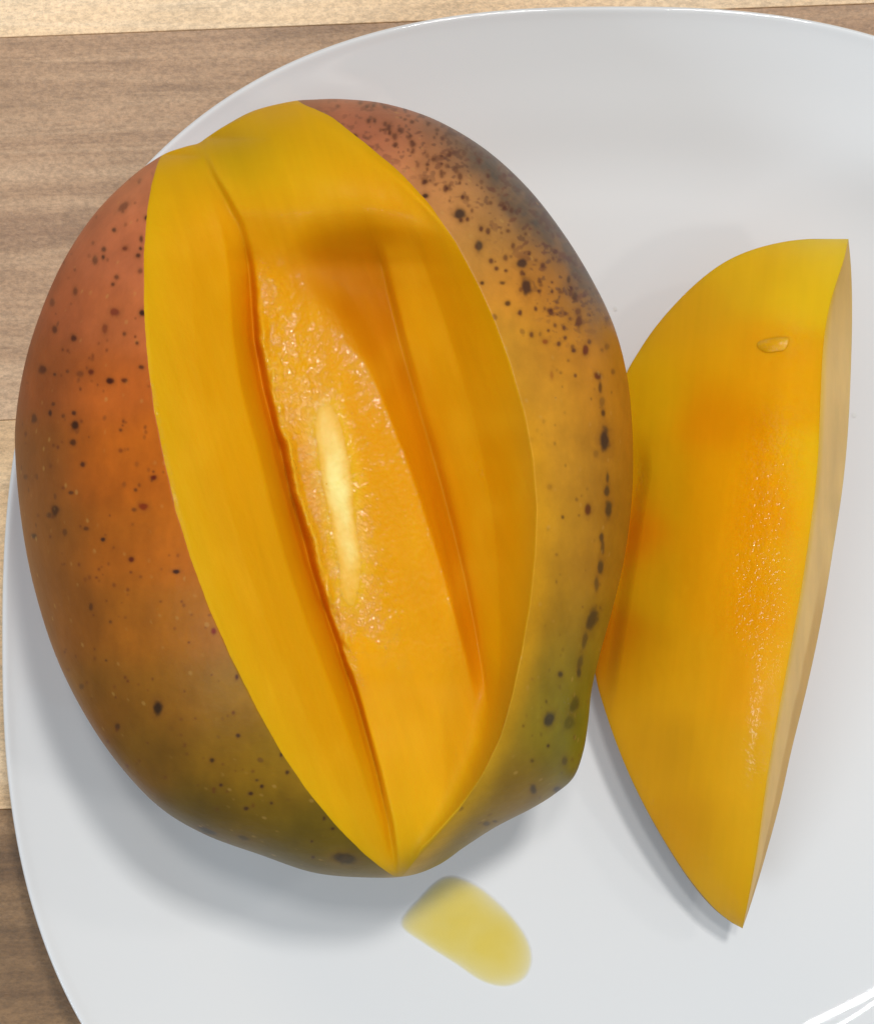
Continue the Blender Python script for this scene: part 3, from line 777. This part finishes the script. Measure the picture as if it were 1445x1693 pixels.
# the shoulder that drops behind the whole fruit
sh = (1 - sstep(0, 26, SX - (1053 - np.clip(SY - 780, 0, 400) * 0.16))) * sstep(700, 800, SY) * (1 - sstep(1080, 1220, SY)); sh[:, NA:] = 0
SZ -= sh * 0.0010
SZ = np.maximum(SZ, 0.0006)
X, Y, Z = unproj(SX, SY, SZ)
V = np.stack([X, Y, Z], -1).reshape(-1, 3)
NC = SX.shape[1]
i = np.arange(NR - 1)[:, None]
def strip(c0, c1):
    j = np.arange(c0, c1)[None, :]; j2 = (j + 1) % NC
    return np.stack([i * NC + j, (i + 1) * NC + j, (i + 1) * NC + j2, i * NC + j2], -1).reshape(-1, 4)
slc = empty('mango_slice', (0, 0, 0))
tag(slc, 'yellow mango wedge lying skin side down beside the whole mango', 'mango slice')
sl_ctrl = [(1380, 410, (236, 200, 40)), (1340, 480, (238, 196, 24)), (1250, 450, (232, 184, 20)), (1130, 520, (226, 172, 16)), (1080, 640, (230, 184, 14)), (1180, 600, (238, 176, 12)),
           (1270, 600, (234, 164, 8)), (1330, 620, (236, 170, 8)), (1190, 680, (232, 152, 4)), (1080, 800, (226, 178, 14)), (1180, 800, (236, 166, 6)), (1270, 820, (240, 156, 4)), (1340, 800, (240, 190, 18)), (1070, 960, (228, 176, 16)),
           (1170, 960, (234, 164, 8)), (1260, 980, (238, 158, 4)), (1320, 960, (240, 182, 20)), (1060, 1100, (224, 164, 14)), (1160, 1120, (228, 166, 12)), (1240, 1120, (238, 162, 6)), (1290, 1130, (238, 180, 20)), (1100, 1250, (216, 156, 12)), (1200, 1260, (226, 166, 10)),
           (1255, 1280, (232, 176, 14)), (1140, 1380, (214, 152, 10)), (1210, 1400, (224, 170, 14)), (1200, 1490, (222, 166, 10)), (1008, 900, (226, 122, 6)), (990, 1050, (214, 124, 6)), (1020, 850, (232, 140, 6))]  # deep orange left edge paints in the shade beside the whole mango
SF = field(sl_ctrl, 38)
SF *= 1.10 * np.array([1.0, 0.96, 1.0])
SF *= (1 + fbm(XX + 0.1 * YY, YY * 0.07, 7, 2, 411) * 0.022 + fbm(XX + 0.1 * YY, YY * 0.12, 24, 2, 413) * 0.03)[..., None] * np.array([1, 0.98, 1])
SF *= (1 + 0.06 * fbm(XX, YY * 0.5, 60, 4, 221))[..., None]
fcs = sample(SF, SX, SY).reshape(-1, 3)
ws = 0.05 + 0.95 * np.clip(wetf, 0, 1) + 0.8 * np.exp(-(((SX - 1056) / 12) ** 2 + ((SY - 790) / 55) ** 2)) + 0.5 * np.exp(-(((SX - 1262 + (SY - 1000) * 0.08) / 7) ** 2)) * sstep(1000, 1080, SY) * (1 - sstep(1250, 1330, SY)) + 0.5 * np.exp(-(((SX - 1310) / 30) ** 2 + ((SY - 560) / 40) ** 2))
ws = np.clip(ws, 0, 1).ravel()
def part(name, F, mat, colr, wet=None):
    v_, f_, at = used(V, F, [colr] + ([wet] if wet is not None else []))
    return mesh_obj(name, v_, f_, mat, slc, colr=at[0], wet=at[1] if wet is not None else None)
part('flesh', strip(0, NA - 1), FLESH, fcs, ws)
pale = lin((234, 190, 112)) * np.ones((len(V), 3))
ub_all = np.zeros_like(SX); ub_all[:, NA - 1:NA - 1 + NBc] = np.linspace(0, 1, NBc)
ff1 = (sstep(0.50, 0.66, ub_all + 0.06 * fbm(SX, SY, 40, 2, 231)) * sstep(900, 1050, SY)).ravel()[:, None]
pale = pale * (1 - 0.8 * ff1) + lin((206, 156, 74)) * 0.8 * ff1
ed = (1 - sstep(0.0, 0.14, ub_all)).ravel()[:, None]
pale = pale * (1 - ed) + lin((232, 184, 60)) * ed
tp = (1 - sstep(420, 600, SY)).ravel()[:, None]
pale = pale * (1 - 0.75 * tp) + lin((206, 156, 40)) * 0.75 * tp
pale *= 1.05
pale *= (1 + 0.11 * fbm(SX * 1.5, SY * 0.16, 16, 3, 235) + 0.08 * fbm(SX, SY, 90, 3, 237)).reshape(-1, 1)
tag(part('cut_side', strip(NA - 1, NA + NBc - 2), mat_flesh('fibrous_flesh', 0.2), pale, 0.03 + 0 * ws), 'narrow pale tan fibrous side of the slice')
sk = lin((190, 120, 30)) * np.ones((len(V), 3))
sk = sk * (1 + 0.25 * fbm(SX, SY, 50, 3, 241).reshape(-1, 1))
lowc = (sstep(1150, 1400, SY)).ravel()[:, None]
sk = sk * (1 - lowc) + lin((140, 96, 30)) * lowc
skp = part('skin', strip(NA + NBc - 2, NC), SKIN, sk)

# ------------------------------------------------------------------ juice on the plate, drops
def puddle(name, pts, z0, hgt, mat, label, cat, wetpow=0.6, dome=0.5, parent_z=None, group=None):
    o = catmull(pts, True, 8); c0 = o.mean(0)
    N = len(o); rings = 22
    Vv = []; wt = []
    for r in np.linspace(0.0, 1, rings)[1:]:
        q = c0 + (o - c0) * r
        z = z0 + hgt * (1 - r ** 2)
        if callable(parent_z): z = parent_z(q) + hgt * (1 - r ** 2) ** dome
        x_, y_, _ = unproj(q[:, 0], q[:, 1], z)
        Vv.append(np.stack([x_, y_, np.full(N, z) if np.isscalar(z) else z], 1)); wt.append(np.full(N, (1 - r ** 3) ** wetpow))
    zc = z0 + hgt if not callable(parent_z) else float(parent_z(c0[None])[0] + hgt)
    x_, y_, _ = unproj(c0[0], c0[1], zc)
    Vv.append(np.array([[x_, y_, zc]])); wt.append(np.array([1.0]))
    Vv = np.vstack(Vv); wt = np.concatenate(wt)
    i = np.arange(rings - 2)[:, None]; j = np.arange(N)[None, :]; j2 = (j + 1) % N
    Fq = np.stack([i * N + j, (i + 1) * N + j, (i + 1) * N + j2, i * N + j2], -1).reshape(-1, 4)
    cidx = (rings - 1) * N
    Fc = np.stack([np.arange(N), (np.arange(N) + 1) % N, np.full(N, cidx)], 1)
    Tq = np.vstack([Fq[:, [0, 1, 2]], Fq[:, [0, 2, 3]], Fc[:, [0, 1, 2]]])
    nz = np.cross(Vv[Tq[:, 1]] - Vv[Tq[:, 0]], Vv[Tq[:, 2]] - Vv[Tq[:, 0]])[:, 2]
    flip = nz < 0
    Tq[flip] = Tq[flip][:, ::-1]
    ob = mesh_obj(name, Vv, Tq, mat, wet=wt, colr=np.tile(lin((242, 172, 18)), (len(Vv), 1)))
    tag(ob, label, cat, group)
    return ob
def plate_z(q):
    x_, y_, _ = unproj(q[:, 0], q[:, 1], 0.002)
    xx = x_ - PC[0]; yy2 = y_ - PC[1]
    a_ = np.arctan2(yy2, xx); r_ = (np.abs(np.cos(a_) / PA) ** 2 + np.abs(np.sin(a_) / PB) ** 2) ** (-.5)
    return np.interp(np.hypot(xx, yy2) / r_, [p[0] for p in prof[:16]], [p[1] for p in prof[:16]]) + 0.00015
puddle('juice_puddle', [(662, 1528), (690, 1488), (735, 1450), (785, 1462), (832, 1500), (868, 1545), (880, 1585), (868, 1618), (835, 1632), (795, 1622), (750, 1592), (700, 1560)], 0.0004, 0.0003,
       mat_juice('thin_juice', (0.98, 0.85, 0.31)), 'thin yellow puddle of juice on the plate below the mango', 'juice', dome=1.0, wetpow=0.4, parent_z=plate_z)
clear = mat_juice('clear_juice', (1.0, 1.0, 0.98), 0.4)
def drop(cx, cy, rx_, ry_, hgt, zf, label, mat):
    a_ = np.linspace(0, 2 * math.pi, 12, endpoint=False)
    pts = [(cx + rx_ * math.cos(q) * (1 + 0.16 * math.sin(3 * q + cx)) + 0.25 * ry_ * math.sin(q), cy + ry_ * math.sin(q) * (1 + 0.2 * math.cos(2 * q)) - 0.3 * ry_ * math.cos(q)) for q in a_]
    return puddle('juice_drop', pts, float(zf(np.array([[cx, cy]], float))[0]), hgt, mat, label, 'drop', dome=0.9, parent_z=zf)
drop(1017, 510, 2.5, 5, 0.0003, plate_z, 'tiny clear drop on the plate between the mango and the top of the slice', clear)
drop(1412, 686, 3.5, 5, 0.0003, plate_z, 'tiny clear drop on the plate at the right edge of the slice', clear)
def slice_z(q):
    out = []
    for x, y in q:
        k = int(np.clip(np.searchsorted(ys, y), 0, NR - 1))
        out.append(np.interp(x, SX[k, :NA], SZ[k, :NA]) + 0.0001)
    return np.array(out)
drop(1279, 570, 25, 14, 0.0007, slice_z, 'small wet blob of juicy pulp on the upper cut face of the slice', FLESH)
